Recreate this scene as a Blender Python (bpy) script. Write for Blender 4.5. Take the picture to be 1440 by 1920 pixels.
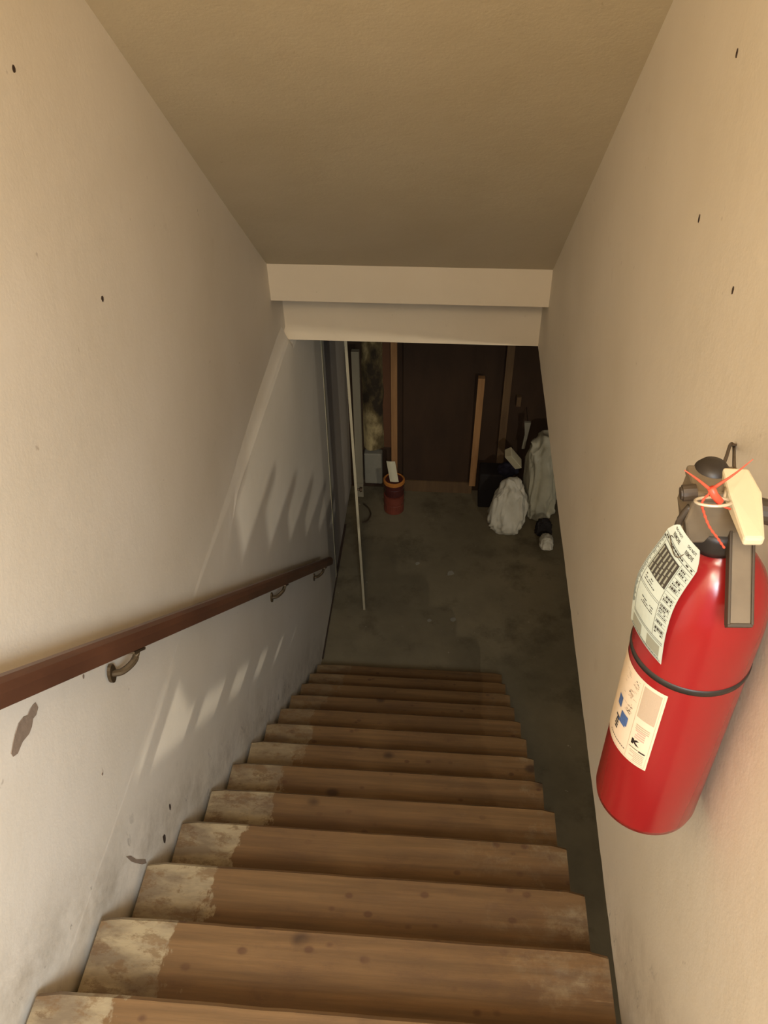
import bpy, bmesh, math, random
from mathutils import Vector, Matrix, noise
random.seed(7)
C = bpy.context.scene.collection
for o in list(bpy.data.objects): bpy.data.objects.remove(o)

# ------------------------------------------------------------------ camera
cam_d = bpy.data.cameras.new('camera'); cam = bpy.data.objects.new('camera', cam_d); C.objects.link(cam)
cam_d.sensor_fit = 'HORIZONTAL'; cam_d.sensor_width = 36.0
cam_d.lens = 1610.16 / 1440.0 * 36.0; cam_d.clip_start = 0.02
rt = Vector((0.99685105, 0.07840336, -0.0118697)); up = Vector((-0.04061835, 0.63342451, 0.77273769))
fw = Vector((-0.06810378, 0.76982225, -0.63461451))
M = Matrix.Identity(4)
for r in range(3): M[r][0] = rt[r]; M[r][1] = up[r]; M[r][2] = -fw[r]
cam.matrix_world = M
bpy.context.scene.camera = cam

# ------------------------------------------------------------------ world, lights, exposure
w = bpy.data.worlds.new('world'); bpy.context.scene.world = w; w.use_nodes = True
bg = w.node_tree.nodes['Background']; bg.inputs[0].default_value = (0.90, 0.93, 1.0, 1); bg.inputs[1].default_value = 0.35
vs = bpy.context.scene.view_settings
vs.view_transform = 'Standard'; vs.look = 'None'; vs.exposure = 0.4; vs.gamma = 1.0; vs.use_curve_mapping = False

def light(name, kind, loc, energy, color, target=None, size=None, size_y=None, spot=None):
    d = bpy.data.lights.new(name, kind); d.energy = energy; d.color = color
    if kind == 'AREA':
        d.shape = 'RECTANGLE'; d.size = size; d.size_y = size_y or size
    else:
        d.shadow_soft_size = size
    if spot: d.spot_size, d.spot_blend = math.radians(spot[0]), spot[1]
    o = bpy.data.objects.new(name, d); C.objects.link(o); o.location = loc
    if target is not None:
        o.rotation_euler = (Vector(target) - Vector(loc)).to_track_quat('-Z', 'Y').to_euler()
    return o
WARM = (1.0, 0.83, 0.60)
light('hall_bulb', 'POINT', (-0.22, -0.38, 0.62), 13, WARM, size=0.012)
light('hall_bulb', 'POINT', (-0.10, -0.62, 0.66), 10, WARM, size=0.012)
light('hall_ceiling_light', 'AREA', (-0.15, -1.1, 1.0), 30.0, (1.0, .84, .64), target=(0.0, 1.2, -.8), size=0.9)
hd = light('hall_daylight', 'AREA', (0.27, -0.6, 0.05), 15.0, (0.70, 0.84, 1.0), target=(-0.7, 0.75, -1.9), size=0.35, size_y=0.6)
hd.data.spread = math.radians(95)
# low daylight reaching the stairs from the basement side (a small basement window out of view)
light('basement_window_light', 'AREA', (1.685, -1.20, -1.85), 32.0, (1.0, 0.93, 0.80), target=(-0.7, 2.6, -2.1), size=0.06)
light('basement_far_window', 'AREA', (3.6, 2.6, -2.4), 4.5, (1.0, 0.95, 0.86), target=(-0.6, 4.0, -3.2), size=0.9, size_y=.5)

# ------------------------------------------------------------------ helpers
def link(o, parent=None):
    C.objects.link(o)
    if parent is not None: o.parent = parent
    return o
def obj(name, bm, mat, parent=None, smooth=False, label=None, bevel=None):
    bmesh.ops.recalc_face_normals(bm, faces=bm.faces)
    me = bpy.data.meshes.new(name); bm.to_mesh(me); bm.free()
    me.materials.append(mat)
    if smooth:
        for p in me.polygons: p.use_smooth = True
    o = link(bpy.data.objects.new(name, me), parent)
    if parent is not None and parent.location.length > 0:
        o.matrix_parent_inverse = Matrix.Translation(-parent.location)
    if label: o['label'] = label
    if bevel:
        m = o.modifiers.new('bevel', 'BEVEL'); m.width = bevel; m.segments = 2; m.limit_method = 'ANGLE'
    return o
def tag(o, label, cat, group=None):
    o['label'] = label; o['category'] = cat
    if group: o['group'] = group
    return o
def thing(name, label, cat, loc=(0, 0, 0), group=None):
    o = link(bpy.data.objects.new(name, None)); o.location = loc; o.empty_display_size = 0.05
    return tag(o, label, cat, group)
def struct(name, bm, mat, parent=None, **k):
    o = obj(name, bm, mat, parent, **k)
    if parent is None: o['kind'] = 'structure'
    return o
def NB(): return bmesh.new()
def box(bm, x0, x1, y0, y1, z0, z1, nx=1, ny=1, nz=1):
    g = bmesh.ops.create_cube(bm, size=1.0)
    for v in g['verts']:
        v.co = Vector((x0 + (v.co.x + .5) * (x1 - x0), y0 + (v.co.y + .5) * (y1 - y0), z0 + (v.co.z + .5) * (z1 - z0)))
    return g['verts']
def prism(bm, pts, a, b, axis='x'):
    """closed polygon given in the two other axes, extruded from a to b along axis"""
    def mk(p, t):
        if axis == 'x': return (t, p[0], p[1])
        if axis == 'y': return (p[0], t, p[1])
        return (p[0], p[1], t)
    A = [bm.verts.new(mk(p, a)) for p in pts]; B = [bm.verts.new(mk(p, b)) for p in pts]
    bm.faces.new(A); bm.faces.new(B[::-1])
    n = len(pts)
    for i in range(n): bm.faces.new([A[i], B[i], B[(i + 1) % n], A[(i + 1) % n]])
    return A + B
def hexa(bm, b4, t4):
    A = [bm.verts.new(p) for p in b4]; B = [bm.verts.new(p) for p in t4]
    bm.faces.new(A); bm.faces.new(B[::-1])
    for i in range(4): bm.faces.new([A[i], B[i], B[(i + 1) % 4], A[(i + 1) % 4]])
def tube(bm, pts, r, n=8, closed=False, radii=None):
    pts = [Vector(p) for p in pts]; rings = []; m = len(pts)
    ref = Vector((0.3, 0.2, 1)).normalized()
    for i, p in enumerate(pts):
        if closed: t = (pts[(i + 1) % m] - pts[i - 1])
        else: t = pts[min(i + 1, m - 1)] - pts[max(i - 1, 0)]
        t.normalize(); a = t.cross(ref)
        if a.length < .05: a = t.cross(Vector((1, 0, 0)))
        a.normalize(); b = t.cross(a).normalized()
        rr = radii[i] if radii else r
        rings.append([bm.verts.new(p + (a * math.cos(2 * math.pi * k / n) + b * math.sin(2 * math.pi * k / n)) * rr) for k in range(n)])
    for i in range(m if closed else m - 1):
        R0, R1 = rings[i], rings[(i + 1) % m]
        for k in range(n): bm.faces.new([R0[k], R0[(k + 1) % n], R1[(k + 1) % n], R1[k]])
    if not closed: bm.faces.new(rings[0]); bm.faces.new(rings[-1][::-1])
def lathe(bm, prof, cx, cy, n=48, cap=True):
    rings = []
    for r, z in prof:
        rings.append([bm.verts.new((cx + r * math.cos(2 * math.pi * k / n), cy + r * math.sin(2 * math.pi * k / n), z)) for k in range(n)])
    for R0, R1 in zip(rings, rings[1:]):
        for k in range(n): bm.faces.new([R0[k], R0[(k + 1) % n], R1[(k + 1) % n], R1[k]])
    if cap: bm.faces.new(rings[0][::-1]); bm.faces.new(rings[-1])
def spline(P, n):
    """Catmull-Rom through the points"""
    P = [Vector(p) for p in P]; out = []
    Q = [P[0] * 2 - P[1]] + P + [P[-1] * 2 - P[-2]]
    for i in range(1, len(Q) - 2):
        for k in range(n):
            t = k / n; a, b, c, d = Q[i - 1:i + 3]
            out.append(.5 * ((2 * b) + (c - a) * t + (2 * a - 5 * b + 4 * c - d) * t * t + (3 * b - a - 3 * c + d) * t ** 3))
    out.append(P[-1]); return out

# ------------------------------------------------------------------ materials
def srgb(r, g, b):
    f = lambda c: (c / 255 / 12.92) if c / 255 <= .04045 else ((c / 255 + .055) / 1.055) ** 2.4
    return (f(r), f(g), f(b), 1)
class Mat:
    def __init__(s, name, rough=.6, metal=0., spec=.4):
        s.m = bpy.data.materials.new(name); s.m.use_nodes = True; s.t = s.m.node_tree
        s.b = s.t.nodes['Principled BSDF']; s.b.inputs['Roughness'].default_value = rough
        s.b.inputs['Metallic'].default_value = metal; s.b.inputs['Specular IOR Level'].default_value = spec
        s.tc = s.t.nodes.new('ShaderNodeTexCoord')
    def n(s, k, **p):
        x = s.t.nodes.new(k)
        for a, v in p.items(): setattr(x, a, v)
        return x
    def l(s, a, b): s.t.links.new(a, b)
    def noise(s, scale, detail=4, stretch=(1, 1, 1), rough=.6, vec=None, offs=None):
        mp = s.n('ShaderNodeMapping'); mp.inputs['Scale'].default_value = stretch
        s.l(vec or s.tc.outputs['Object'], mp.inputs['Vector'])
        if offs: s.l(offs, mp.inputs['Location'])
        n = s.n('ShaderNodeTexNoise'); n.inputs['Scale'].default_value = scale; n.inputs['Detail'].default_value = detail
        n.inputs['Roughness'].default_value = rough; s.l(mp.outputs[0], n.inputs['Vector']); return n.outputs['Fac']
    def ramp(s, fac, stops):
        r = s.n('ShaderNodeValToRGB'); e = r.color_ramp.elements
        while len(e) < len(stops): e.new(.5)
        for el, (p, c) in zip(e, stops): el.position = p; el.color = c if len(c) == 4 else (*c, 1)
        s.l(fac, r.inputs[0]); return r.outputs[0]
    def step(s, fac, a, b): return s.ramp(fac, [(a, (0, 0, 0, 1)), (b, (1, 1, 1, 1))])
    def mix(s, fac, a, b, mode='MIX'):
        x = s.n('ShaderNodeMix', data_type='RGBA', blend_type=mode)
        if isinstance(fac, (int, float)): x.inputs[0].default_value = fac
        else: s.l(fac, x.inputs[0])
        for k, v in ((6, a), (7, b)):
            if isinstance(v, tuple): x.inputs[k].default_value = v
            else: s.l(v, x.inputs[k])
        return x.outputs[2]
    def math(s, op, a, b=0., c=None, clamp=False):
        x = s.n('ShaderNodeMath', operation=op, use_clamp=clamp)
        for k, v in enumerate((a, b, c)):
            if v is None: continue
            if isinstance(v, (int, float)): x.inputs[k].default_value = v
            else: s.l(v, x.inputs[k])
        return x.outputs[0]
    def col(s, c):
        if isinstance(c, tuple): s.b.inputs['Base Color'].default_value = c
        else: s.l(c, s.b.inputs['Base Color'])
    def bump(s, h, strength=.2, dist=.002):
        x = s.n('ShaderNodeBump'); x.inputs['Strength'].default_value = strength; x.inputs['Distance'].default_value = dist
        s.l(h, x.inputs['Height']); s.l(x.outputs[0], s.b.inputs['Normal'])
def plain(name, c, rough=.6, metal=0., spec=.4, var=.12, scale=30, bump=0):
    m = Mat(name, rough, metal, spec); f = m.noise(scale, 3)
    d = tuple(x * (1 - var) for x in c[:3]) + (1,); e = tuple(min(1, x * (1 + var)) for x in c[:3]) + (1,)
    m.col(m.mix(f, d, e))
    if bump: m.bump(f, bump)
    return m.m

SLOPE = 0.83014
def wall_mat(name, base, dark, dirt=0.0, bump=.25):
    m = Mat(name, .62, spec=.3)
    c = m.mix(m.step(m.noise(1.6, 5), .35, .7), base, dark)
    f2 = m.step(m.noise(9, 6, rough=.7), .62, .8)
    c = m.mix(m.math('MULTIPLY', f2, .16), c, srgb(150, 120, 90))
    sp = m.step(m.noise(60, 2, (1, .7, .5)), .74, .79)
    c = m.mix(m.math('MULTIPLY', sp, .35), c, srgb(130, 105, 80))
    if dirt:
        # scuffs and grime that gather just above the tread ends
        sx = m.n('ShaderNodeSeparateXYZ'); m.l(m.tc.outputs['Object'], sx.inputs[0])
        d = m.math('ADD', sx.outputs[2], m.math('MULTIPLY_ADD', sx.outputs[1], SLOPE, 1.103))
        near = m.math('SUBTRACT', 1.0, m.math('DIVIDE', m.math('ABSOLUTE', m.math('SUBTRACT', d, .03)), .20), clamp=True)
        g = m.math('MULTIPLY', near, m.step(m.noise(7, 6, rough=.75), .40, .70))
        c = m.mix(m.math('MULTIPLY', g, dirt), c, srgb(120, 98, 62))
        sm = m.math('MULTIPLY', near, m.step(m.noise(17, 5, (1, 1, .6), rough=.7), .63, .68))
        c = m.mix(m.math('MULTIPLY', sm, .5), c, srgb(80, 62, 42))
    m.col(c)
    h = m.math('ADD', m.noise(26, 6), m.math('MULTIPLY', m.noise(140, 3), .35)); m.bump(h, bump, .003)
    return m.m
M_wall = wall_mat('painted_plaster', srgb(226, 215, 196), srgb(216, 204, 182), dirt=.5)
M_wall_low = M_wall
M_ceil = wall_mat('ceiling_paint', srgb(200, 184, 152), srgb(188, 171, 138), bump=.35)
M_header = wall_mat('header_paint', srgb(214, 196, 166), srgb(206, 188, 158))
M_grey = wall_mat('bare_grey_board', srgb(208, 198, 182), srgb(192, 182, 166), dirt=.3)
M_edge = plain('cut_board_edge', srgb(178, 168, 138), .8)

def concrete():
    m = Mat('basement_concrete', .8, spec=.25)
    c = m.mix(m.step(m.noise(1.3, 6, rough=.65), .35, .68), srgb(104, 94, 72), srgb(130, 117, 90))
    c = m.mix(m.step(m.noise(3.2, 7, rough=.7), .52, .75), c, srgb(78, 70, 52))
    c = m.mix(m.step(m.noise(24, 3), .72, .78), c, srgb(160, 148, 122))
    m.col(c); m.bump(m.noise(40, 6), .3, .003); return m.m
M_conc = concrete()

def tread_mat():
    m = Mat('worn_softwood', .55, spec=.3)
    oi = m.n('ShaderNodeObjectInfo')
    cb = m.n('ShaderNodeCombineXYZ')
    for k, mul in enumerate((13.0, 7.3, 3.1)): m.l(m.math('MULTIPLY', oi.outputs['Random'], mul), cb.inputs[k])
    off = cb.outputs[0]
    grain = m.noise(34, 8, (.07, 1.6, 1.6), offs=off, rough=.65)
    c = m.mix(m.step(grain, .32, .70), srgb(92, 68, 41), srgb(118, 88, 54))
    blot = m.noise(3.0, 5, (.6, 1.6, 1), offs=off)
    c = m.mix(m.math('MULTIPLY', m.step(blot, .45, .72), .55), c, srgb(78, 56, 38))
    # knots
    mp = m.n('ShaderNodeMapping'); m.l(m.tc.outputs['Object'], mp.inputs['Vector']); m.l(off, mp.inputs['Location']); mp.inputs['Scale'].default_value = (.75, 1, .02)
    vo = m.n('ShaderNodeTexVoronoi'); vo.inputs['Scale'].default_value = 7.5; vo.inputs['Randomness'].default_value = 1; m.l(mp.outputs[0], vo.inputs['Vector'])
    kn = m.math('SUBTRACT', 1.0, m.step(vo.outputs['Distance'], .09, .17)); 
    sel = m.step(m.noise(2.2, 2, offs=off), .40, .47)
    c = m.mix(m.math('MULTIPLY', m.math('MULTIPLY', kn, sel), .8), c, srgb(54, 38, 26))
    vo2 = m.n('ShaderNodeTexVoronoi'); vo2.inputs['Scale'].default_value = 21; m.l(mp.outputs[0], vo2.inputs['Vector'])
    sp = m.math('SUBTRACT', 1.0, m.step(vo2.outputs['Distance'], .12, .20))
    c = m.mix(m.math('MULTIPLY', m.math('MULTIPLY', sp, m.step(m.noise(5, 2, offs=off), .44, .55)), .75), c, srgb(76, 50, 32))
    # bare pale wood at the wall end where the stain stops
    sx = m.n('ShaderNodeSeparateXYZ'); m.l(m.tc.outputs['Object'], sx.inputs[0])
    jag = m.math('MULTIPLY', m.math('SUBTRACT', m.noise(9, 5, (1.5, .8, 1), offs=off, rough=.7), .5), .26)
    lim = m.math('ADD', m.math('MULTIPLY', oi.outputs['Random'], .06), .135)
    e = m.math('ADD', sx.outputs[0], jag)          # local x from the wall end
    bare = m.math('SUBTRACT', 1.0, m.step(m.math('SUBTRACT', e, lim), 0.0, .012))
    pale = m.mix(m.step(m.noise(14, 5, (.5, 1.3, 1), offs=off), .42, .62), srgb(114, 97, 74), srgb(150, 132, 100))
    lz = m.n('ShaderNodeSeparateXYZ'); m.l(oi.outputs['Location'], lz.inputs[0])
    upper = m.math('MULTIPLY_ADD', m.step(m.math('ADD', lz.outputs[2], 3.6), .6, 1.7) if False else m.math('MULTIPLY_ADD', lz.outputs[2], .9, 2.9, clamp=True), .62, .38)
    mott = m.step(m.noise(14, 6, (1, 1.6, 1), offs=off, rough=.75), .42, .50)
    c = m.mix(m.math('MULTIPLY', m.math('MULTIPLY', bare, upper), m.math('MULTIPLY_ADD', mott, .65, .35)), c, pale)
    rb = m.math('MULTIPLY', m.step(sx.outputs[0], .70, .95), m.step(m.noise(6, 6, offs=off, rough=.75), .52, .66))
    c = m.mix(m.math('MULTIPLY', m.math('MULTIPLY', rb, upper), .55), c, pale)
    stn = m.step(m.noise(6, 8, (.6, 1.5, 1), offs=off, rough=.85), .54, .64)
    c = m.mix(m.math('MULTIPLY', stn, .45), c, srgb(84, 60, 40))
    # worn bare streaks
    ws = m.step(m.noise(30, 4, (.12, 1.2, 1), offs=off), .70, .76)
    c = m.mix(m.math('MULTIPLY', ws, .35), c, srgb(205, 175, 130))
    m.col(c); m.bump(grain, .45, .002); return m.m
M_tread = tread_mat()
def wood(name, a, b, rough=.6, stretch=(1, 1, .1), scale=30):
    m = Mat(name, rough); g = m.noise(scale, 6, stretch); m.col(m.mix(m.step(g, .3, .7), a, b)); m.bump(g, .2); return m.m
M_string = wood('stringer_wood', srgb(96, 70, 44), srgb(122, 92, 60), stretch=(1, .1, .1))
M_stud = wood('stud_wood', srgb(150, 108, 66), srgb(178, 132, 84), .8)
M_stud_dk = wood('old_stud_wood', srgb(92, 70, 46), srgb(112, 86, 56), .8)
M_sheath = wood('dark_sheathing', srgb(54, 38, 24), srgb(68, 48, 30), .9, (1, 1, .3), 8)
M_rail = wood('varnished_rail', srgb(78, 50, 36), srgb(104, 68, 48), .38, (1, .08, .1), 40)
M_bracket = plain('antique_bracket_metal', srgb(96, 78, 54), .45, .6)
M_red = plain('red_enamel', srgb(144, 30, 29), .22, spec=.5, var=.05, scale=6)
M_blackpl = plain('black_plastic', srgb(44, 38, 32), .45)
M_brown = plain('dusty_black_nylon', srgb(110, 96, 76), .55, var=.2, scale=40)
M_brown_dk = plain('dark_nylon_rim', srgb(66, 55, 42), .5)
M_beige = plain('beige_nylon', srgb(208, 194, 160), .45, var=.04)
M_ring = plain('pale_pin_metal', srgb(220, 205, 180), .3, .5)
M_wire = plain('dark_wire', srgb(82, 66, 48), .5, .5)
M_orange = plain('orange_seal_plastic', srgb(235, 84, 60), .4, var=.05)
M_tag = plain('pale_green_tag_card', srgb(178, 180, 160), .7, var=.04)
M_ink = plain('tag_ink', srgb(56, 48, 36), .7, var=.05)
M_inkgrey = plain('faint_ink', srgb(134, 130, 108), .7, var=.05)
M_label = plain('cream_label', srgb(228, 204, 172), .5, var=.04)
M_linkgrey = plain('label_fine_print', srgb(186, 162, 134), .6, var=.1, scale=900)
M_linkblk = plain('label_black_ink', srgb(36, 28, 24), .5)
M_linkred = plain('label_red_ink', srgb(222, 160, 138), .6, var=.1, scale=700)
M_linkblue = plain('label_blue_ink', srgb(72, 96, 140), .5, var=.5, scale=300)
M_bag = plain('white_plastic_bag', srgb(205, 198, 178), .45, var=.15, scale=14)
M_bag2 = plain('cloudy_plastic_bag', srgb(182, 176, 152), .45, var=.25, scale=9)
M_paper = plain('white_paper', srgb(214, 204, 170), .8, var=.05)
M_greypap = plain('grey_paper', srgb(140, 134, 116), .8)
M_pipe = plain('grey_white_post', srgb(142, 132, 108), .7, var=.15, scale=6)
M_can = plain('red_brown_can', srgb(118, 58, 42), .5, var=.4, scale=18)
M_can_dk = plain('dark_red_can', srgb(78, 36, 30), .5, var=.3, scale=18)
M_rim = plain('orange_rim', srgb(190, 120, 52), .5)
M_navy = plain('dark_navy_cloth', srgb(34, 30, 44), .9)
M_black = plain('dark_crate_plastic', srgb(34, 27, 24), .8)
M_panel = plain('dark_door_face', srgb(70, 54, 38), .7)
M_paneledge = plain('pale_door_edge', srgb(180, 168, 138), .7)
def insul():
    m = Mat('fibreglass_batt', .95); f = m.noise(5.5, 5, (1, 1, .55), rough=.6)
    m.col(m.ramp(f, [(.36, srgb(52, 42, 28)), (.47, srgb(108, 92, 58)), (.58, srgb(184, 164, 116))])); m.bump(m.noise(40, 5), .6, .01); return m.m
M_insul = insul()
M_kraft = plain('brown_kraft_paper', srgb(100, 66, 42), .85, var=.2, scale=5)
M_hole = plain('nail_hole_dark', srgb(62, 46, 34), .8)
M_gouge = plain('bare_plaster_brown', srgb(138, 118, 98), .95, var=.2, scale=80, bump=.6)

# ------------------------------------------------------------------ structure
ZF = -3.928; ZB = -1.781; XR = 0.3756
XL = -0.682
bm = NB(); box(bm, -0.9, 4.0, -1.6, 5.3, ZF - .1, ZF); struct('floor', bm, M_conc)
# upper left wall: its face drifts back a little from the lower one
bm = NB()
def up_x(y, z=-1.70):
    t = min(1, max(0, (y - 1.5) / 1.6)); return -0.6822 - .024 * t * t * (3 - 2 * t) - .052 * max(0, z + 1.70) / 2.9
ny_, nz_ = 40, 20; G = []
for j in range(nz_ + 1):
    z = -1.72 + j * 3.92 / nz_; G.append([bm.verts.new((up_x(-1.6 + 4.91 * i / ny_, z), -1.6 + 4.91 * i / ny_, z)) for i in range(ny_ + 1)])
for j in range(nz_):
    for i in range(ny_): bm.faces.new([G[j][i], G[j][i + 1], G[j + 1][i + 1], G[j + 1][i]])
B4 = [bm.verts.new((-.90, y, z)) for y, z in ((-1.6, -1.72), (3.31, -1.72), (3.31, 2.2), (-1.6, 2.2))]
bm.faces.new(B4)
bm.faces.new(G[0] + [B4[1], B4[0]]); bm.faces.new(G[-1] + [B4[2], B4[3]])
bm.faces.new([g[0] for g in G] + [B4[3], B4[0]]); bm.faces.new([g[-1] for g in G] + [B4[2], B4[1]])
struct('wall_left', bm, M_wall, smooth=False)
bm = NB()      # lower left wall with a soft ledge along its top
ys = [-1.6 + i * (4.09 + 1.6) / 60 for i in range(61)]; rows = []
for y in ys:
    wv = .0025 * noise.noise(Vector((y * 3, 0, 1)))
    top = -1.700 + .006 * noise.noise(Vector((y * 4, 2, 0)))
    if y > 3.32: top = ZB
    fl = min(1, max(0, (2.2 - y) / .5))
    rows.append([bm.verts.new(p) for p in ((-.90, y, ZF), (XL, y, ZF), (XL, y, top - .055 - .20 * fl), (XL - .0001 - .0044 * (1 - fl), y, top - .030 * (1 - fl) - .004 + wv * (1 - fl)), (up_x(y, top + .025) - .0012 - .0010 * (1 - fl), y, top + (.025 if y < 3.32 else 0)), (-.90, y, top + (.025 if y < 3.32 else 0)))])
for a, b in zip(rows, rows[1:]):
    for k in range(6): bm.faces.new([a[k], a[(k + 1) % 6], b[(k + 1) % 6], b[k]])
bm.faces.new(rows[0]); bm.faces.new(rows[-1][::-1])
struct('wall_left_lower', bm, M_wall_low, smooth=False)
bm = NB(); box(bm, XL - .012, XL + .003, 4.055, 4.09, ZF, ZB); struct('trim_3', bm, M_edge)
bm = NB(); box(bm, -.90, XL - .006, 4.09, 5.15, ZF + .02, ZB); struct('wall_left_basement', bm, M_grey)
bm = NB(); box(bm, XL - .01, XL + .008, 3.36, 4.6, ZF, ZF + .012)  # dark strip standing in for the shaded gap under the left wall
for v in bm.verts: v.co.x += random.uniform(-.002, .002)
struct('dark_gap_strip_left', bm, M_hole)
# right wall, cut off ragged at the basement ceiling
bm = NB(); n = 150; lo = []; lo2 = []; hi = []; hi2 = []
for i in range(n + 1):
    y = -1.6 + i * (3.325 + 1.6) / n
    z = ZB + random.uniform(-.0025, .0025) + .004 * noise.noise(Vector((y * 5, 0, 0)))
    lo.append(bm.verts.new((XR, y, z))); lo2.append(bm.verts.new((XR + .1, y, z))); hi.append(bm.verts.new((XR, y, 2.2))); hi2.append(bm.verts.new((XR + .1, y, 2.2)))
for i in range(n):
    bm.faces.new([lo[i], lo[i + 1], hi[i + 1], hi[i]]); bm.faces.new([lo2[i], lo2[i + 1], hi2[i + 1], hi2[i]])
    bm.faces.new([lo[i], lo[i + 1], lo2[i + 1], lo2[i]]); bm.faces.new([hi[i], hi[i + 1], hi2[i + 1], hi2[i]])
bm.faces.new([lo[0], lo2[0], hi2[0], hi[0]]); bm.faces.new([lo[n], lo2[n], hi2[n], hi[n]])
struct('wall_right', bm, M_wall)
bm = NB(); box(bm, XR + .1, 4.0, -1.6, 5.3, ZB, ZB + .1); box(bm, -.9, XR + .1, 3.45, 5.3, ZB, ZB + .1); struct('ceiling_basement', bm, M_stud_dk)
# sloped stair ceiling and the two stepped headers
zc = lambda y: 1.2278 - SLOPE * y
bm = NB(); prism(bm, [(-.55, zc(-.55)), (3.117, zc(3.117)), (3.117, zc(3.117) + .12), (-.55, zc(-.55) + .12)], -.74, XR + .02, 'x'); struct('ceiling', bm, M_ceil)
bm = NB(); box(bm, -.74, XR + .02, -1.6, -.55, zc(-.55), zc(-.55) + .1); struct('ceiling_hall', bm, M_ceil)
bm = NB(); box(bm, -.735, XR + .003, 3.105, 3.33, -1.5016, zc(3.117) + .02); struct('trim_1', bm, M_header)
bm = NB(); box(bm, -.735, XR + .003, 3.31, 3.45, ZB, -1.49); struct('trim_2', bm, M_header)
bm = NB(); box(bm, -.71, XR, -1.6, .372, -1.60, -1.411); struct('floor_landing', bm, M_tread)
bm = NB(); box(bm, -.71, XR + .1, -1.6, -.4, ZF, -1.60); struct('wall_under_landing', bm, M_conc)
bm = NB(); box(bm, -.9, 4.0, 5.06, 5.2, ZF, ZB); struct('wall_back', bm, M_sheath)
bm = NB(); box(bm, 4.0, 4.1, -1.6, 5.3, ZF, ZB + .1); struct('wall_right_basement', bm, M_conc)
bm = NB(); box(bm, XR + .1, 4.0, -1.7, -1.6, ZF, ZB + .1); struct('wall_front_basement', bm, M_conc)
bm = NB(); box(bm, -.29, .205, 5.02, 5.06, ZF, ZF + .10); struct('baseboard_back', bm, M_stud_dk)

# wall marks
def wall_patch(name, pts, x, mat, parent, side):
    bm = NB(); A = [bm.verts.new((x, p[0], p[1])) for p in pts]; B = [bm.verts.new((x + side * .0012, p[0], p[1])) for p in pts]
    bm.faces.new(A); bm.faces.new(B)
    for i in range(len(pts)): bm.faces.new([A[i], A[(i + 1) % len(pts)], B[(i + 1) % len(pts)], B[i]])
    return obj(name, bm, mat, parent)
WL = bpy.data.objects['wall_left']; WLL = bpy.data.objects['wall_left_lower']; WR = bpy.data.objects['wall_right']
def blob(cy, cz, ry, rz, n=9, ang=0):
    out = []
    for k in range(n):
        a = 2 * math.pi * k / n; s = random.uniform(.75, 1.2); u, v = ry * math.cos(a) * s, rz * math.sin(a) * s
        out.append((cy + u * math.cos(ang) - v * math.sin(ang), cz + u * math.sin(ang) + v * math.cos(ang)))
    return out
for y, z in ((1.338, -.266), (1.343, -.496), (1.11, -.505)):
    wall_patch('nail_hole', blob(y, z, .0035, .006), XR + .0005, M_hole, WR, -1)
for y, z in ((1.447, -.315), (1.555, -.757)):
    wall_patch('nail_hole', blob(y, z, .005, .006), up_x(y, z) - .0003, M_hole, WL, 1)
wall_patch('paint_chip', [(.889,-1.192),(.890,-1.207),(.878,-1.212),(.867,-1.208),(.856,-1.216),(.843,-1.218),(.821,-1.210),(.799,-1.212),(.787,-1.204),(.786,-1.193),(.800,-1.184),(.811,-1.178),(.830,-1.173),(.848,-1.178),(.858,-1.187),(.870,-1.186),(.880,-1.188)], up_x(.83, -1.19)+.0008, M_gouge, WL, 1)
for y, z, a, b in ((1.128, -2.05, .008, .016), (1.20, -2.02, .005, .012), (1.045, -1.31, .004, .005), (.985, -1.55, .003, .004)):
    wall_patch('scuff_mark', blob(y, z, a, b), (XL if z < -1.73 else up_x(y, z)) - .0003, M_gouge if z > -1.6 else M_hole, WLL if z < -1.73 else WL, 1)

wall_patch('scuff_mark', [(.955,-1.826),(.971,-1.852),(.985,-1.893),(1.019,-1.955),(1.018,-1.972),(1.0,-1.944),(.978,-1.897),(.966,-1.868)], XL + .0003, M_gouge, WLL, 1)
# ------------------------------------------------------------------ staircase
stairs = thing('staircase', 'steep open wooden staircase with worn brown treads going down to the basement', 'stairs', (-.15, 1.9, ZF))
X0 = -.6684; X1 = .3636; TH = .038; DEP = .245
def tread_bm(seed):
    rnd = random.Random(seed); bm = NB(); nx = 26; nyp = 5
    W = X1 - X0
    prof = [(-DEP, 0), (-DEP, -TH), (-.010, -TH), (-.002, -TH + .008), (0, -TH * .5), (-.002, -.008), (-.010, -.001), (-.05, 0), (-.12, 0), (-.18, 0)]
    rings = []
    for i in range(nx + 1):
        u = i / nx; x = u * W; ring = []
        dl = min(x, W - x); cr = .008 * max(0, 1 - dl / .02) ** 2 + .003 * max(0, noise.noise(Vector((x * 9, seed, 0))))
        for (y, z) in prof:
            f = 1 if y > -.06 else 0
            ring.append(bm.verts.new((x, y - cr * f, z - (.0015 * max(0, noise.noise(Vector((x * 7, y * 9, seed)))) if z > -.02 else 0))))
        rings.append(ring)
    for a, b in zip(rings, rings[1:]):
        for k in range(len(prof)): bm.faces.new([a[k], a[(k + 1) % len(prof)], b[(k + 1) % len(prof)], b[k]])
    bm.faces.new(rings[0]); bm.faces.new(rings[-1][::-1]); return bm
tmesh = []
for s in range(4):
    bm = tread_bm(s); bmesh.ops.recalc_face_normals(bm, faces=bm.faces)
    me = bpy.data.meshes.new('tread'); bm.to_mesh(me); bm.free(); me.materials.append(M_tread); tmesh.append(me)
for i in range(13):
    o = link(bpy.data.objects.new('tread', tmesh[i % 4]), stairs)
    o.matrix_parent_inverse = Matrix.Translation(-stairs.location)
    o.location = (X0 + (random.uniform(-.003, .003) if i != 1 else 0), .5864 + i * .2156, -1.5903 - i * .179)
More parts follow.
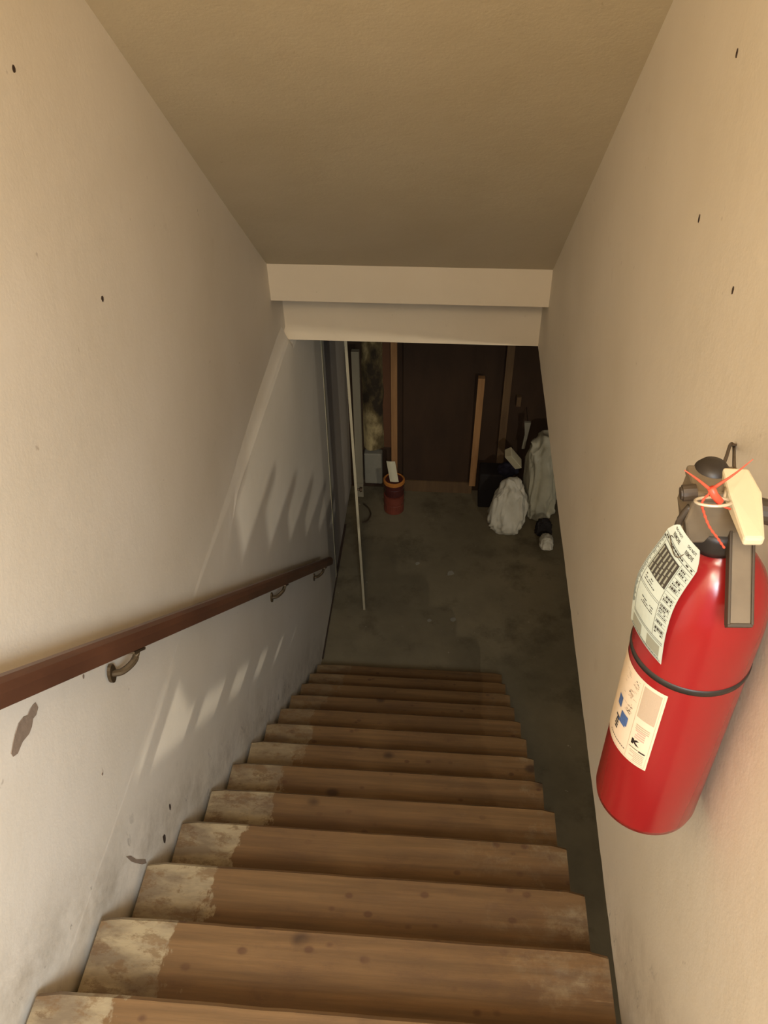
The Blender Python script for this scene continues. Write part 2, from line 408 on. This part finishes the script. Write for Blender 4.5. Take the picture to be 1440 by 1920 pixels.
def nz(y): return -1.5903 - SLOPE * (y - .5864)
for xs in (-.64, .24):
    bm = NB(); pts = []
    # cut stringer: stepped top under the treads, straight bottom
    for i in range(13):
        yn = .5864 + i * .2156; zt = -1.5903 - i * .179 - TH
        pts += [(yn - .2156 - .01, zt), (yn - .01, zt)]
    ye, ze = pts[-1]
    pts += [(ye, ZF), (ye - (.30 if xs > 0 else .14), ZF), (.42, nz(.42) - (.45 if xs > 0 else .33))]  # right stringer shaped deeper to cut light streaks on the left wall
    prism(bm, pts, xs, xs + .038, 'x'); obj('stringer', bm, M_string, stairs)

bm = NB(); prism(bm, [(-.38, nz(-.38) - .525), (2.55, nz(2.55) - .525), (2.16, ZF), (-.38, ZF)], .24, .262, 'x'); obj('light_block_board', bm, M_string, stairs)  # added board, out of view, blocking stray window light below the stringer

# ------------------------------------------------------------------ handrail
rail = thing('handrail', 'dark brown wooden handrail sloping down the left wall on metal brackets', 'handrail', (-.625, 1.9, -1.94))
RX = -.625
p0 = Vector((RX, .02, -.978 + (.746 - .02) * .8275)); p1 = Vector((RX, 3.533, -3.285))
bm = NB(); d = (p1 - p0).normalized(); nrm = Vector((0, -d.z, d.y)); sx = Vector((1, 0, 0)); A = []
prof = [(-.020, -.018), (-.021, .004), (-.016, .017), (-.006, .023), (.006, .023), (.016, .017), (.021, .004), (.020, -.018), (.010, -.022), (-.010, -.022)]
R = [[bm.verts.new(p + sx * a + nrm * b) for a, b in prof] for p in (p0, p0.lerp(p1, .3), p0.lerp(p1, .6), p1 - d * .01)]
R.append([bm.verts.new(p1 + sx * a * .8 + nrm * b * .8) for a, b in prof])
for a, b in zip(R, R[1:]):
    for k in range(len(prof)): bm.faces.new([a[k], a[(k + 1) % len(prof)], b[(k + 1) % len(prof)], b[k]])
bm.faces.new(R[0]); bm.faces.new(R[-1][::-1]); obj('rail', bm, M_rail, rail, smooth=False)
for y, wy in ((1.165, 1.165), (2.47, 2.47), (3.36, 3.36)):
    t = (y - p0.y) / (p1.y - p0.y); q = p0.lerp(p1, t) - nrm * .024
    bm = NB(); wx = up_x(y) if q.z - .06 > -1.7 else XL
    wz = q.z - .058
    # wall plate
    lathe_pts = []
    for k in range(14):
        a = 2 * math.pi * k / 14; lathe_pts.append((y - .035 + .015 * math.cos(a), wz + .024 * math.sin(a)))
    prism(bm, lathe_pts, wx - .001, wx + .006, 'x')
    tube(bm, spline([(wx + .004, y - .035, wz), (wx + .025, y - .028, wz + .002), (RX - .01, y - .01, wz + .018), (RX, y, q.z - .004)], 5), .0075, 8)
    # saddle under the rail
    s = []
    for a, b in ((-.012, 0), (.012, 0)):
        s += []
    c0 = q - d * .03; c1 = q + d * .035
    hexa(bm, [c0 + sx * -.011, c0 + sx * .011, c1 + sx * .011, c1 + sx * -.011],
         [c0 + sx * -.011 - nrm * .005, c0 + sx * .011 - nrm * .005, c1 + sx * .011 - nrm * .005, c1 + sx * -.011 - nrm * .005])
    obj('bracket', bm, M_bracket, rail)

# ------------------------------------------------------------------ fire extinguisher
EX, EY, ER = .2978, .7068, .068
ext = thing('fire_extinguisher', 'red fire extinguisher with black band and inspection tag hanging on the right wall', 'extinguisher', (EX, EY, -1.075))
bm = NB()
prof = [(.020, -1.066), (.045, -1.069), (.060, -1.075), (.066, -1.071), (.068, -1.060), (.068, -.90), (.068, -.72), (.0675, -.700), (.065, -.678), (.060, -.658), (.052, -.640), (.042, -.626), (.031, -.615), (.023, -.609), (.021, -.600), (.021, -.590)]
lathe(bm, prof, EX, EY, 72); obj('cylinder', bm, M_red, ext, smooth=True)
bm = NB(); lathe(bm, [(.0675, -.7665), (.0690, -.7668), (.0693, -.771), (.0690, -.7755), (.0675, -.776)], EX, EY, 72, cap=False); obj('strap', bm, M_blackpl, ext, smooth=True, label='black band around the red cylinder')
# valve
VX, VY = .270, .706
bm = NB(); lathe(bm, [(.026, -.603), (.027, -.596), (.026, -.585), (.024, -.578)], .285, .704, 32); obj('neck_collar', bm, M_blackpl, ext, smooth=True)
bm = NB()
prism(bm, [(.247, -.530), (.294, -.530), (.297, -.560), (.302, -.586), (.252, -.590), (.244, -.562)], .684, .728, 'y')
box(bm, .246, .297, .682, .730, -.534, -.522)
obj('valve_body', bm, M_brown, ext, bevel=.003)
bm = NB(); tube(bm, [(.249, .690, -.527), (.236, .690, -.529)], .0085, 14); tube(bm, [(.238, .690, -.529), (.234, .690, -.5295)], .0065, 14); obj('nozzle', bm, M_brown_dk, ext)
bm = NB(); prof = [(.0195, -.545), (.0195, -.531), (.0175, -.522), (.0125, -.516), (.005, -.5145)]
lathe(bm, prof, .271, .724, 28); obj('top_knob', bm, M_blackpl, ext, smooth=True)
# left hose loop of clear-brown plastic at the body's side
bm = NB(); tube(bm, spline([(.247, .690, -.545), (.240, .688, -.560), (.240, .686, -.578), (.248, .676, -.588), (.258, .668, -.584)], 5), .0035, 8); obj('side_clip', bm, M_brown_dk, ext, smooth=True)
# carrying handle: shallow channel hanging down toward the viewer
bm = NB(); a0 = Vector((.3045, .708, -.560)); b0 = Vector((.298, .614, -.634)); dd = (b0 - a0).normalized(); side = Vector((1, .05, 0)).normalized(); nn = side.cross(dd).normalized()
if nn.z < 0: nn = -nn
def bar(bm, a, b, w0, w1, th, off=0, n0=0): 
    hexa(bm, [a - side * w0 + nn * n0, a + side * w0 + nn * n0, b + side * w1 + nn * n0, b - side * w1 + nn * n0],
         [a - side * w0 + nn * (n0 + th), a + side * w0 + nn * (n0 + th), b + side * w1 + nn * (n0 + th), b - side * w1 + nn * (n0 + th)])
bar(bm, a0, b0, .0105, .0115, .005); h = obj('carry_handle', bm, M_brown, ext, bevel=.0022)
bm = NB()
for sg in (-1, 1):
    off = side * (.0115 * sg)
    bar(bm, a0 + off, b0 + off, .0015, .0015, .011, n0=-.004)
bar(bm, b0 - dd * .002, b0 + dd * .002, .0125, .0125, .010, n0=-.004)
obj('handle_rim', bm, M_brown_dk, ext, bevel=.001)
# beige squeeze lever: folded plate with side flange
bm = NB(); P = [(.277, .716), (.303, .716), (.3075, .680), (.297, .620), (.278, .619), (.275, .677)]
top = {0: -.514, 1: -.514, 2: -.516, 3: -.524, 4: -.524, 5: -.516}
A = [bm.verts.new((x, y, top[i])) for i, (x, y) in enumerate(P)]; B = [bm.verts.new((x, y, top[i] - (.016 if i in (2, 5) else .010))) for i, (x, y) in enumerate(P)]
bm.faces.new(A); bm.faces.new(B[::-1])
for i in range(6): bm.faces.new([A[i], A[(i + 1) % 6], B[(i + 1) % 6], B[i]])
obj('squeeze_lever', bm, M_beige, ext, bevel=.003)
bm = NB(); tube(bm, [(.300, .700, -.55), (.330, .694, -.553)], .013, 16); obj('pressure_gauge', bm, M_brown_dk, ext)
# hanging wire up to a nail on the wall
bm = NB(); tube(bm, spline([(.277, .722, -.522), (.322, .830, -.585), (.366, .942, -.641), (.371, .946, -.643), (.3715, .940, -.646), (.334, .835, -.590), (.2915, .722, -.521)], 6), .0021, 8); obj('hanging_wire', bm, M_wire, ext, smooth=True)
bm = NB(); tube(bm, [(.3665, .9445, -.6435), (.377, .946, -.643)], .0016, 8); obj('wall_hook', bm, M_wire, ext)
# pull pin ring
bm = NB(); c = Vector((.254, .655, -.511)); pts = []
for k in range(28):
    a = 2 * math.pi * k / 28; pts.append(c + Vector((.0160 * math.cos(a), .0115 * math.sin(a), -.004 * math.sin(a) + .001 * math.cos(a))))
tube(bm, pts, .0016, 8, closed=True); tube(bm, [(.2665, .662, -.514), (.276, .69, -.520)], .0014, 6); obj('pull_pin_ring', bm, M_ring, ext, smooth=True)
# orange tamper seal
bm = NB()
tube(bm, spline([(.219, .650, -.472), (.233, .650, -.482), (.246, .650, -.4925)], 4), .0010, 6, radii=[.0005 + .0012 * k / 8 for k in range(9)])
tube(bm, spline([(.276, .650, -.457), (.264, .650, -.474), (.249, .650, -.491)], 4), .0010, 6, radii=[.0004 + .0012 * k / 8 for k in range(9)])
tube(bm, [(.247, .650, -.491), (.251, .649, -.498), (.258, .648, -.5055)], .0038, 10)
pts = spline([(.247, .650, -.497), (.2425, .650, -.508), (.2475, .651, -.522), (.256, .650, -.538), (.267, .650, -.552), (.276, .650, -.564)], 8)
tube(bm, pts, .001, 6, radii=[.0010 + (.0005 if k % 3 == 0 else 0) for k in range(len(pts))])
tube(bm, [(.262, .651, -.5125), (.272, .655, -.519)], .0011, 6)
obj('tamper_seal', bm, M_orange, ext, smooth=True)

# printed matter helpers: flat print laid on a curved surface
def grid_print(bm, f, u0, u1, v0, v1, nu=2, nv=2):
    V = [[bm.verts.new(f(u0 + (u1 - u0) * i / nu, v0 + (v1 - v0) * j / nv)) for i in range(nu + 1)] for j in range(nv + 1)]
    for j in range(nv):
        for i in range(nu): bm.faces.new([V[j][i], V[j][i + 1], V[j + 1][i + 1], V[j + 1][i]])
def text_print(bm, f, s, u, v, size, asp=1.0, bold=0.0):
    cu = bpy.data.curves.new('t', 'FONT'); cu.body = s; cu.size = 1; cu.align_x = 'CENTER'; cu.align_y = 'CENTER'; cu.offset = bold; cu.resolution_u = 3
    o = bpy.data.objects.new('t', cu); C.objects.link(o)
    me = bpy.data.meshes.new_from_object(o.evaluated_get(bpy.context.evaluated_depsgraph_get())); 
    idx = [bm.verts.new(f(u + p.co.x * size * asp, v - p.co.y * size)) for p in me.vertices]
    for p in me.polygons:
        try: bm.faces.new([idx[k] for k in p.vertices])
        except ValueError: pass
    bpy.data.objects.remove(o); bpy.data.curves.remove(cu); bpy.data.meshes.remove(me)
def dashes(bm, f, u0, u1, v, h, rnd, gap=.3):
    u = u0
    while u < u1:
        L = rnd.uniform(.02, .08) * (1 if u1 - u0 > .3 else .6)
        if rnd.random() > gap: grid_print(bm, f, u, min(u + L, u1), v - h / 2, v + h / 2, 1, 1)
        u += L + .012
def piece(name, bm, mat, parent):
    me = bpy.data.meshes.new(name); bm.to_mesh(me); bm.free(); me.materials.append(mat)
    o = link(bpy.data.objects.new(name, me), parent); o.matrix_parent_inverse = parent.matrix_parent_inverse.copy() if parent is not ext else Matrix.Translation(-ext.location)
    if parent is not ext: o.matrix_parent_inverse = Matrix.Identity(4)
    if name != 'logo_letter': o['kind'] = 'stuff'
    return o

# inspection tag hanging on the shoulder
Lk = [(-.14, (.2235, .6585, -.531)), (0, (.221, .660, -.550)), (.37, (.2107, .675, -.6095)), (.62, (.209, .682, -.647)), (1, (.216, .690, -.710))]
Rk = [(-.14, (.2600, .6480, -.5735)), (0, (.2555, .648, -.595)), (.37, (.2455, .651, -.645)), (.7, (.2445, .652, -.692)), (1, (.249, .653, -.742))]
def interp(K, v):
    v = max(K[0][0], min(K[-1][0], v))
    for i in range(len(K) - 1):
        if v <= K[i + 1][0] + 1e-9:
            t = (v - K[i][0]) / (K[i + 1][0] - K[i][0])
            g = lambda j: Vector(K[max(0, min(len(K) - 1, j))][1])
            a, b, c_, d_ = g(i - 1), g(i), g(i + 1), g(i + 2)
            return .5 * ((2 * b) + (c_ - a) * t + (2 * a - 5 * b + 4 * c_ - d_) * t * t + (3 * b - a - 3 * c_ + d_) * t ** 3)
    return Vector(K[-1][1])
def tagf(u, v, off=0.0):
    p = interp(Lk, v).lerp(interp(Rk, v), u)
    bulge = Vector((-.8, -.6, .1)).normalized()
    return p + bulge * (off + .004 * math.sin(math.pi * max(0, min(1, u))))
tp = lambda u, v: tagf(u, v, .0005)
bm = NB(); NU, NV = 10, 26; F = []; K = []
for side_, arr in ((0.0, F), (-.0006, K)):
    for j in range(NV + 1):
        v = -.13 + 1.13 * j / NV
        k = max(0, -v / .13); a, b = .22 * k, 1 - .16 * k
        arr.append([bm.verts.new(tagf(a + (b - a) * i / NU, v, side_)) for i in range(NU + 1)])
for j in range(NV):
    for i in range(NU):
        bm.faces.new([F[j][i], F[j][i + 1], F[j + 1][i + 1], F[j + 1][i]]); bm.faces.new([K[j][i], K[j + 1][i], K[j + 1][i + 1], K[j][i + 1]])
for j in range(NV):
    bm.faces.new([F[j][0], F[j + 1][0], K[j + 1][0], K[j][0]]); bm.faces.new([F[j][NU], K[j][NU], K[j + 1][NU], F[j + 1][NU]])
for i in range(NU):
    bm.faces.new([F[0][i], K[0][i], K[0][i + 1], F[0][i + 1]]); bm.faces.new([F[NV][i], F[NV][i + 1], K[NV][i + 1], K[NV][i]])
tg = obj('inspection_tag', bm, M_tag, ext, smooth=False, label='pale green paper inspection tag')
rnd = random.Random(3)
bm = NB()
for u in (.30, .72):
    text_print(bm, tp, 'DO NOT', u, -.072, .034, 1.75, .02); text_print(bm, tp, 'REMOVE', u, -.028, .034, 1.75, .02)
grid_print(bm, tp, .02, .98, .012, .017, 8, 1)
dashes(bm, tp, .06, .94, .036, .018, rnd, .15); grid_print(bm, tp, .02, .98, .056, .062, 8, 1)
# black grid block with pale gaps
u0, u1, v0, v1 = .14, .68, .095, .345
grid_print(bm, tp, u0, u1, v0, v1, 6, 6)
# frame lines
for v in (.48, .50, .80, .815, .965, .975): grid_print(bm, tp, .10 if v < .9 else .03, .70 if v < .6 else .97, v, v + .004, 8, 1)
for u in (.115, .70): grid_print(bm, tp, u, u + .007, .07, .80, 1, 14)
for v in [.09 + .034 * k for k in range(20)]:
    grid_print(bm, tp, .72, .97, v, v + .003, 3, 1)
    if rnd.random() > .25: dashes(bm, tp, .74, .95, v + .018, rnd.choice((.012, .017, .021)), rnd, .25)
for v in [.05 + .0125 * k for k in range(58)]:
    grid_print(bm, tp, .005, rnd.uniform(.05, .10), v, v + .005, 1, 1)
for v in (.385, .41, .435): dashes(bm, tp, .18, .18 + rnd.uniform(.2, .35), v, .009, rnd, .2)
for v in (.60, .625, .65): dashes(bm, tp, .28, .62, v, .009, rnd, .1)
dashes(bm, tp, .08, .92, .955, .009, rnd, .1)
piece('tag_printing', bm, M_ink, tg)
bm = NB(); tq = lambda u, v: tagf(u, v, .0009)
for a in range(6):
    ua = u0 + .02 + a * .086; v = v0 + .012
    while v < v1 - .03:
        L = rnd.uniform(.03, .09); grid_print(bm, tq, ua, ua + .036, v, min(v + L, v1 - .01), 1, 2); v += L + .009
grid_print(bm, tp, .10, .40, .845, .94, 3, 3); grid_print(bm, tp, .58, .92, .835, .94, 3, 3)
piece('tag_shading', bm, M_inkgrey, tg)
bm = NB(); tube(bm, spline([(.2465, .664, -.566), (.236, .655, -.566), (.224, .656, -.556), (.232, .650, -.578), (.243, .652, -.572), (.249, .664, -.576)], 6), .0005, 5); obj('tag_string', bm, M_wire, ext)

# wrap-around instruction label (angle in degrees round the cylinder, height)
def lab(s, z, r=ER + .0005):
    # s 0 = right edge, grows to the left
    a = math.radians(-118.5 - s); return Vector((EX + r * math.cos(a), EY + r * math.sin(a), z))
bm = NB(); grid_print(bm, lab, 0, 84, -.789, -.935, 40, 6); lb = obj('instruction_label', bm, M_label, ext, smooth=True, label='cream paper instruction label with fine print'); 
l1 = lambda s, z: lab(s, z, ER + .0008); l2 = lambda s, z: lab(s, z, ER + .0011)
bm = NB()
grid_print(bm, l1, 4, 24, -.7945, -.850, 8, 4)
for k in range(3): grid_print(bm, l1, 6, 22, -.862 - k * .0035, -.864 - k * .0035, 6, 1)
for k in range(6): grid_print(bm, l1, 4 + rnd.uniform(0, 1), 22 - rnd.uniform(0, 7), -.9115 - k * .0032, -.9130 - k * .0032, 6, 1)
grid_print(bm, l1, 2.2, 2.5, -.792, -.932, 1, 3); grid_print(bm, l1, 25.6, 26, -.792, -.932, 1, 3); grid_print(bm, l1, 2.2, 80, -.9315, -.9322, 30, 1)
for (s, z) in ((33, -.803), (36, -.826), (33, -.848)):
    for k in range(9):
        a, b = s + rnd.uniform(-4, 4), z + rnd.uniform(-.007, .007); grid_print(bm, l1, a, a + rnd.uniform(.5, 4), b, b - rnd.uniform(.0008, .003), 2, 1)
for k in range(26):
    a, b = rnd.uniform(28, 52), rnd.uniform(-.797, -.87); grid_print(bm, l1, a, a + rnd.uniform(2, 5), b, b - .0007, 2, 1)
piece('label_fine_print', bm, M_linkgrey, lb)
bm = NB()
for k in range(4): grid_print(bm, l1, 9, 22 - rnd.uniform(0, 4), -.872 - k * .0042, -.8745 - k * .0042, 5, 1)
piece('label_red_print', bm, M_linkred, lb)
bm = NB()
text_print(bm, lambda u, v: l2(-u, -v) if False else lab(18.5 - u * 800, -.8955 - v, ER + .0011), 'K', 0, 0, .0125, 1.25, .06)
piece('logo_letter', bm, M_linkblk, lb); bm = NB()
grid_print(bm, l2, 4.5, 12, -.9055, -.9080, 4, 1); grid_print(bm, l2, 13, 24, -.9058, -.9068, 4, 1)
for (s, z) in ((34, -.803), (37, -.828), (33.5, -.850), (34, -.857)):
    for k in range(5):
        a, b = s + rnd.uniform(-3, 3), z + rnd.uniform(-.004, .004); grid_print(bm, l2, a, a + rnd.uniform(.5, 2), b, b - rnd.uniform(.0006, .0016), 1, 1)
for k in range(5): grid_print(bm, l2, 46, 54 - rnd.uniform(0, 4), -.884 - k * .005, -.887 - k * .005, 3, 1)
dz = 0
for s in range(28, 56, 3): grid_print(bm, l2, s, s + 2, -.921, -.9225, 1, 1)
piece('label_lettering', bm, M_linkblk, lb)
bm = NB(); 
for (a, b, c1, c2) in ((33, 45, -.868, -.885), (35, 50, -.885, -.889), (48, 56, -.850, -.868)):
    grid_print(bm, l2, a, b, c1, c2, 4, 2)
piece('label_picture', bm, M_linkblue, lb)

# ------------------------------------------------------------------ far basement
# door leaf standing nearly edge-on beside the left wall
dp = thing('door_panel', 'thin dark door leaf with pale front edge standing edge-on near the left basement wall', 'door', (-.463, 3.79, ZF))
b0_ = Vector((-.463, 3.79, ZF)); b1_ = Vector((-.542, 4.33, ZF)); tl = Vector((-.046, .010, 1.95)); dirn = (b1_ - b0_).normalized(); sd = Vector((-dirn.y, dirn.x, 0))
bm = NB(); hexa(bm, [b0_, b0_ + sd * .014, b1_ + sd * .014, b1_], [p + tl for p in (b0_, b0_ + sd * .014, b1_ + sd * .014, b1_)]); obj('leaf', bm, M_panel, dp)
bm = NB(); e = dirn * -.006; hexa(bm, [b0_ + e, b0_ + e + sd * .014, b0_ + sd * .014, b0_], [p + tl for p in (b0_ + e, b0_ + e + sd * .014, b0_ + sd * .014, b0_)]); obj('edge_strip', bm, M_paneledge, dp, label='pale edge strip')
bm = NB(); kc = b0_ + tl * .478 + dirn * .03; tube(bm, [kc, kc - sd * .012, kc - sd * .016, kc - sd * .03], .01, 12, radii=[.007, .007, .016, .012]); obj('knob', bm, M_wire, dp)
# grey-white post
bm = NB(); box(bm, -.635, -.585, 4.93, 4.97, ZF, -2.73); box(bm, -.637, -.583, 4.925, 4.975, ZF + .12, ZF + .126)
tag(obj('post', bm, M_pipe), 'narrow grey white post at the left end of the back wall', 'post')
# studs
def stud(a, b, w, mat, label):
    a, b = Vector(a), Vector(b); bm = NB(); X = Vector((w / 2, 0, 0)); Y = Vector((0, .04, 0))
    hexa(bm, [a - X, a + X, a + X + Y, a - X + Y], [b - X, b + X, b + X + Y, b - X + Y]); return tag(obj('wall_stud', bm, mat), label, 'stud', 'studs of the back wall')
stud((-.363, 5.02, ZF), (-.363, 5.02, ZB), .042, M_stud, 'brown stud behind the paint cans')
stud((.205, 4.98, ZF + .10), (.222, 4.98, -2.93), .045, M_stud, 'short orange-brown stud with cut top right of the dark panel')
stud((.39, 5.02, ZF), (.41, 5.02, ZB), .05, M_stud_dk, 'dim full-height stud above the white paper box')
# dark panel between the studs
bm = NB(); box(bm, -.30, .18, 5.03, 5.056, ZF + .10, -2.2); tag(obj('sheathing_panel', bm, M_sheath), 'dark brown wooden sheet in the middle of the back wall', 'panel')
# insulation batt with kraft facing
ins = thing('insulation_batt', 'stained yellowish insulation batt between the grey post and the first stud', 'insulation', (-.48, 5.02, ZF))
bm = NB(); nx, nzn = 8, 40; G = []
for j in range(nzn + 1):
    z = -3.56 + j * (1.7 / nzn); row = []
    for i in range(nx + 1):
        u = i / nx; x = -.585 + u * .15; row.append(bm.verts.new((x, 5.055 - (.05 * math.sin(math.pi * u) ** .6 + .03 * noise.noise(Vector((x * 9, z * 6, 0)))) if 0 < i < nx else 5.058, z)))
    G.append(row)
for j in range(nzn):
    for i in range(nx): bm.faces.new([G[j][i], G[j][i + 1], G[j + 1][i + 1], G[j + 1][i]])
obj('batt', bm, M_insul, ins, smooth=True)
bm = NB(); G = []
for j in range(nzn + 1):
    z = -3.56 + j * (1.7 / nzn); G.append([bm.verts.new((x, 5.045 - .02 * noise.noise(Vector((x * 5, z * 4, 3))) , z)) for x in (-.445 + .02 * noise.noise(Vector((z * 5, 0, 0))), -.42, -.40, -.384)])
for j in range(nzn):
    for i in range(3): bm.faces.new([G[j][i], G[j][i + 1], G[j + 1][i + 1], G[j + 1][i]])
obj('kraft_facing', bm, M_kraft, ins, smooth=True, label='brown kraft paper facing')
bm = NB(); box(bm, -.58, -.45, 4.99, 5.055, ZF + .08, -3.58); tag(obj('masonry_block', bm, M_greypap, bevel=.008), 'dull grey block low on the wall behind the grey post', 'block')
# junction box and hanging strip
bm = NB(); box(bm, .468, .500, 5.02, 5.06, -3.165, -3.09); tag(obj('junction_box', bm, M_stud_dk, bevel=.003), 'small brown electrical box high on the right of the back wall', 'box')
bm = NB(); prism(bm, [(.523, -3.205), (.566, -3.205), (.556, -3.30), (.543, -3.42), (.523, -3.42), (.534, -3.30)], 4.89, 4.91, 'y'); tag(obj('hanging_strip', bm, M_greypap), 'tapered grey strip hanging above the bags', 'strip')
bm = NB(); tube(bm, [(.5445, 4.9, -3.21), (.5445, 5.06, -3.19)], .003, 6); tag(obj('strip_nail', bm, M_wire), 'nail holding the tapered grey strip', 'nail')

# paint cans
def can(name, cx, cy, z0, h, r, mat, label, band=None):
    t = thing(name, label, 'can', (cx, cy, z0))
    bm = NB(); lathe(bm, [(r * .9, z0), (r, z0 + .006), (r, z0 + h * .5), (r * .98, z0 + h * .52), (r, z0 + h * .55), (r, z0 + h - .004), (r * .9, z0 + h - .002)], cx, cy, 28); obj('body', bm, mat, t, smooth=False)
    if band:
        bm = NB(); lathe(bm, [(r + .001, z0 + h - .025), (r + .006, z0 + h - .022), (r + .006, z0 + h - .002), (r - .004, z0 + h + .004), (r - .010, z0 + h - .004)], cx, cy, 28, cap=False); obj('rim', bm, band, t, label='orange rim')
    bm = NB(); pts = [Vector((cx + (r + .004) * math.cos(a), cy - .5 * (r) * math.sin(a) - .02, z0 + h * .75 - .05 * math.sin(a))) for a in [math.pi * k / 12 for k in range(13)]]
    tube(bm, pts, .002, 5); obj('wire_handle', bm, M_wire, t); return t
can('paint_can', -.352, 4.80, ZF, .15, .072, M_can, 'red-brown paint can standing on the floor, lower of the two')
can('paint_can', -.350, 4.80, ZF + .152, .125, .070, M_can_dk, 'dark red paint can with orange rim stacked on the lower can', M_rim)
def sheet(name, corners, mat, label, cat, th=.004, bend=.01):
    bm = NB(); c = [Vector(p) for p in corners]; nrm_ = (c[1] - c[0]).cross(c[3] - c[0]).normalized(); N = 6; L = []
    for s in (0, th):
        L.append([[bm.verts.new(c[0].lerp(c[1], i / N).lerp(c[3].lerp(c[2], i / N), j / N) + nrm_ * (s + bend * math.sin(math.pi * i / N))) for i in range(N + 1)] for j in range(N + 1)])
    for j in range(N):
        for i in range(N):
            for g in L: bm.faces.new([g[j][i], g[j][i + 1], g[j + 1][i + 1], g[j + 1][i]])
    for i in range(N):
        for (a, b) in (((0, i), (0, i + 1)), ((N, i), (N, i + 1)), ((i, 0), (i + 1, 0)), ((i, N), (i + 1, N))):
            bm.faces.new([L[0][a[0]][a[1]], L[0][b[0]][b[1]], L[1][b[0]][b[1]], L[1][a[0]][a[1]]])
    return tag(obj(name, bm, mat), label, cat)
zt = ZF + .152 + .125
sheet('folded_paper', [(-.375, 4.765, zt + .002), (-.315, 4.765, zt + .002), (-.345, 4.83, zt + .13), (-.405, 4.83, zt + .13)], M_paper, 'folded grey white paper sticking up from the upper can', 'paper')
# dark crate behind the bags with a navy cloth
bm = NB(); box(bm, .25, .47, 4.86, 5.01, ZF, -3.63); tag(obj('dark_crate', bm, M_black, bevel=.01), 'black crate in shade at the foot of the back wall left of the bags', 'crate')

def bag(name, cx, cy, z0, sx_, sy_, h, seed, mat, label, lean=(0, 0), taper=.35):
    bm = NB(); bmesh.ops.create_icosphere(bm, subdivisions=5, radius=1.0); rnd_ = Vector((seed * 3.1, seed * 1.7, 0))
    for v in bm.verts:
        p = v.co.copy(); q = Vector((abs(p.x) ** .7 * math.copysign(1, p.x), abs(p.y) ** .7 * math.copysign(1, p.y), abs(p.z) ** .6 * math.copysign(1, p.z)))
        k = (q.z + 1) / 2; s = 1 - taper * k * k
        c1 = noise.noise(p * 1.7 + rnd_) * .22; c2 = (1 - abs(noise.noise(p * 2.6 + rnd_)) * 4) * .09; c3 = abs(noise.noise(p * 5 + rnd_)) * .20 + noise.noise(p * 13 + rnd_) * .04
        f = s * (1 + c1 + c2 + c3)
        z = max(0, k * (1 + c1 * .4))
        v.co = Vector((cx + q.x * sx_ * f + lean[0] * k, cy + q.y * sy_ * f + lean[1] * k, z0 + z * h))
    return tag(obj(name, bm, mat, smooth=True), label, 'bag', 'plastic bags by the basement wall')
bag('plastic_bag', .678, 4.78, ZF, .108, .11, .70, 1, M_bag2, 'tall cloudy plastic bag standing against the right edge of the opening', lean=(-.005, .03), taper=.12)
bag('plastic_bag', .440, 4.62, ZF, .125, .11, .44, 2, M_bag, 'crumpled white plastic bag left of the tall bag', lean=(.02, .02), taper=.5)
bag('plastic_bag', .715, 4.47, ZF, .045, .06, .09, 3, M_bag, 'small scrap of white plastic bag in front of the tall bag', taper=.4)
bag('dark_bag', .70, 4.585, ZF, .055, .035, .14, 5, M_black, 'small dark bag between the tall bag and the white scrap', taper=.3)
bm = NB(); hexa(bm, [(.405, 4.80, -3.43), (.445, 4.76, -3.39), (.525, 4.76, -3.49), (.485, 4.80, -3.53)], [(.405, 4.86, -3.41), (.445, 4.84, -3.37), (.525, 4.84, -3.47), (.485, 4.88, -3.51)])
tag(obj('white_paper_box', bm, M_paper, bevel=.004), 'tilted white paper box on top of the dark heap beside the bags', 'box')
bm = NB(); bmesh.ops.create_icosphere(bm, subdivisions=4, radius=1.0)
for v in bm.verts:
    p = v.co.copy(); f = 1 + noise.noise(p * 2.3) * .3; v.co = Vector((.445 + p.x * .07 * f, 4.87 + p.y * .045 * f, -3.585 + p.z * .052 * f))
tag(obj('navy_cloth', bm, M_navy, smooth=True), 'dark navy cloth bundle under the white paper box', 'cloth')
# bent cord on the floor by the door leaf
bm = NB(); tube(bm, spline([(-.575, 4.84, ZF + .006), (-.535, 4.79, ZF + .006), (-.515, 4.72, ZF + .006), (-.535, 4.65, ZF + .006), (-.565, 4.63, ZF + .006)], 6), .006, 8); tag(obj('bent_cord', bm, M_wire, smooth=True), 'short curved dark cord lying on the floor beside the door leaf', 'cord')
for k, (x, y, s, lab_) in enumerate(((.069, 4.157, .028, 'small pale paper scrap near the middle of the basement floor'), (-.154, 4.236, .016, 'tiny pale scrap left of the larger floor scrap'),
                                (.093, 3.737, .020, 'small dull scrap on the dark floor nearer the stairs, right one'), (-.056, 3.718, .014, 'tiny dull scrap on the dark floor nearer the stairs, left one'))):
    bm = NB(); pts = blob(x, y, s, s * .8, 7, random.random())
    A = [bm.verts.new((p[0], p[1], ZF)) for p in pts]; B = [bm.verts.new((p[0], p[1], ZF + .003)) for p in pts]
    bm.faces.new(A); bm.faces.new(B)
    for i in range(7): bm.faces.new([A[i], A[(i + 1) % 7], B[(i + 1) % 7], B[i]])
    tag(obj('floor_scrap', bm, M_greypap), lab_, 'scrap')
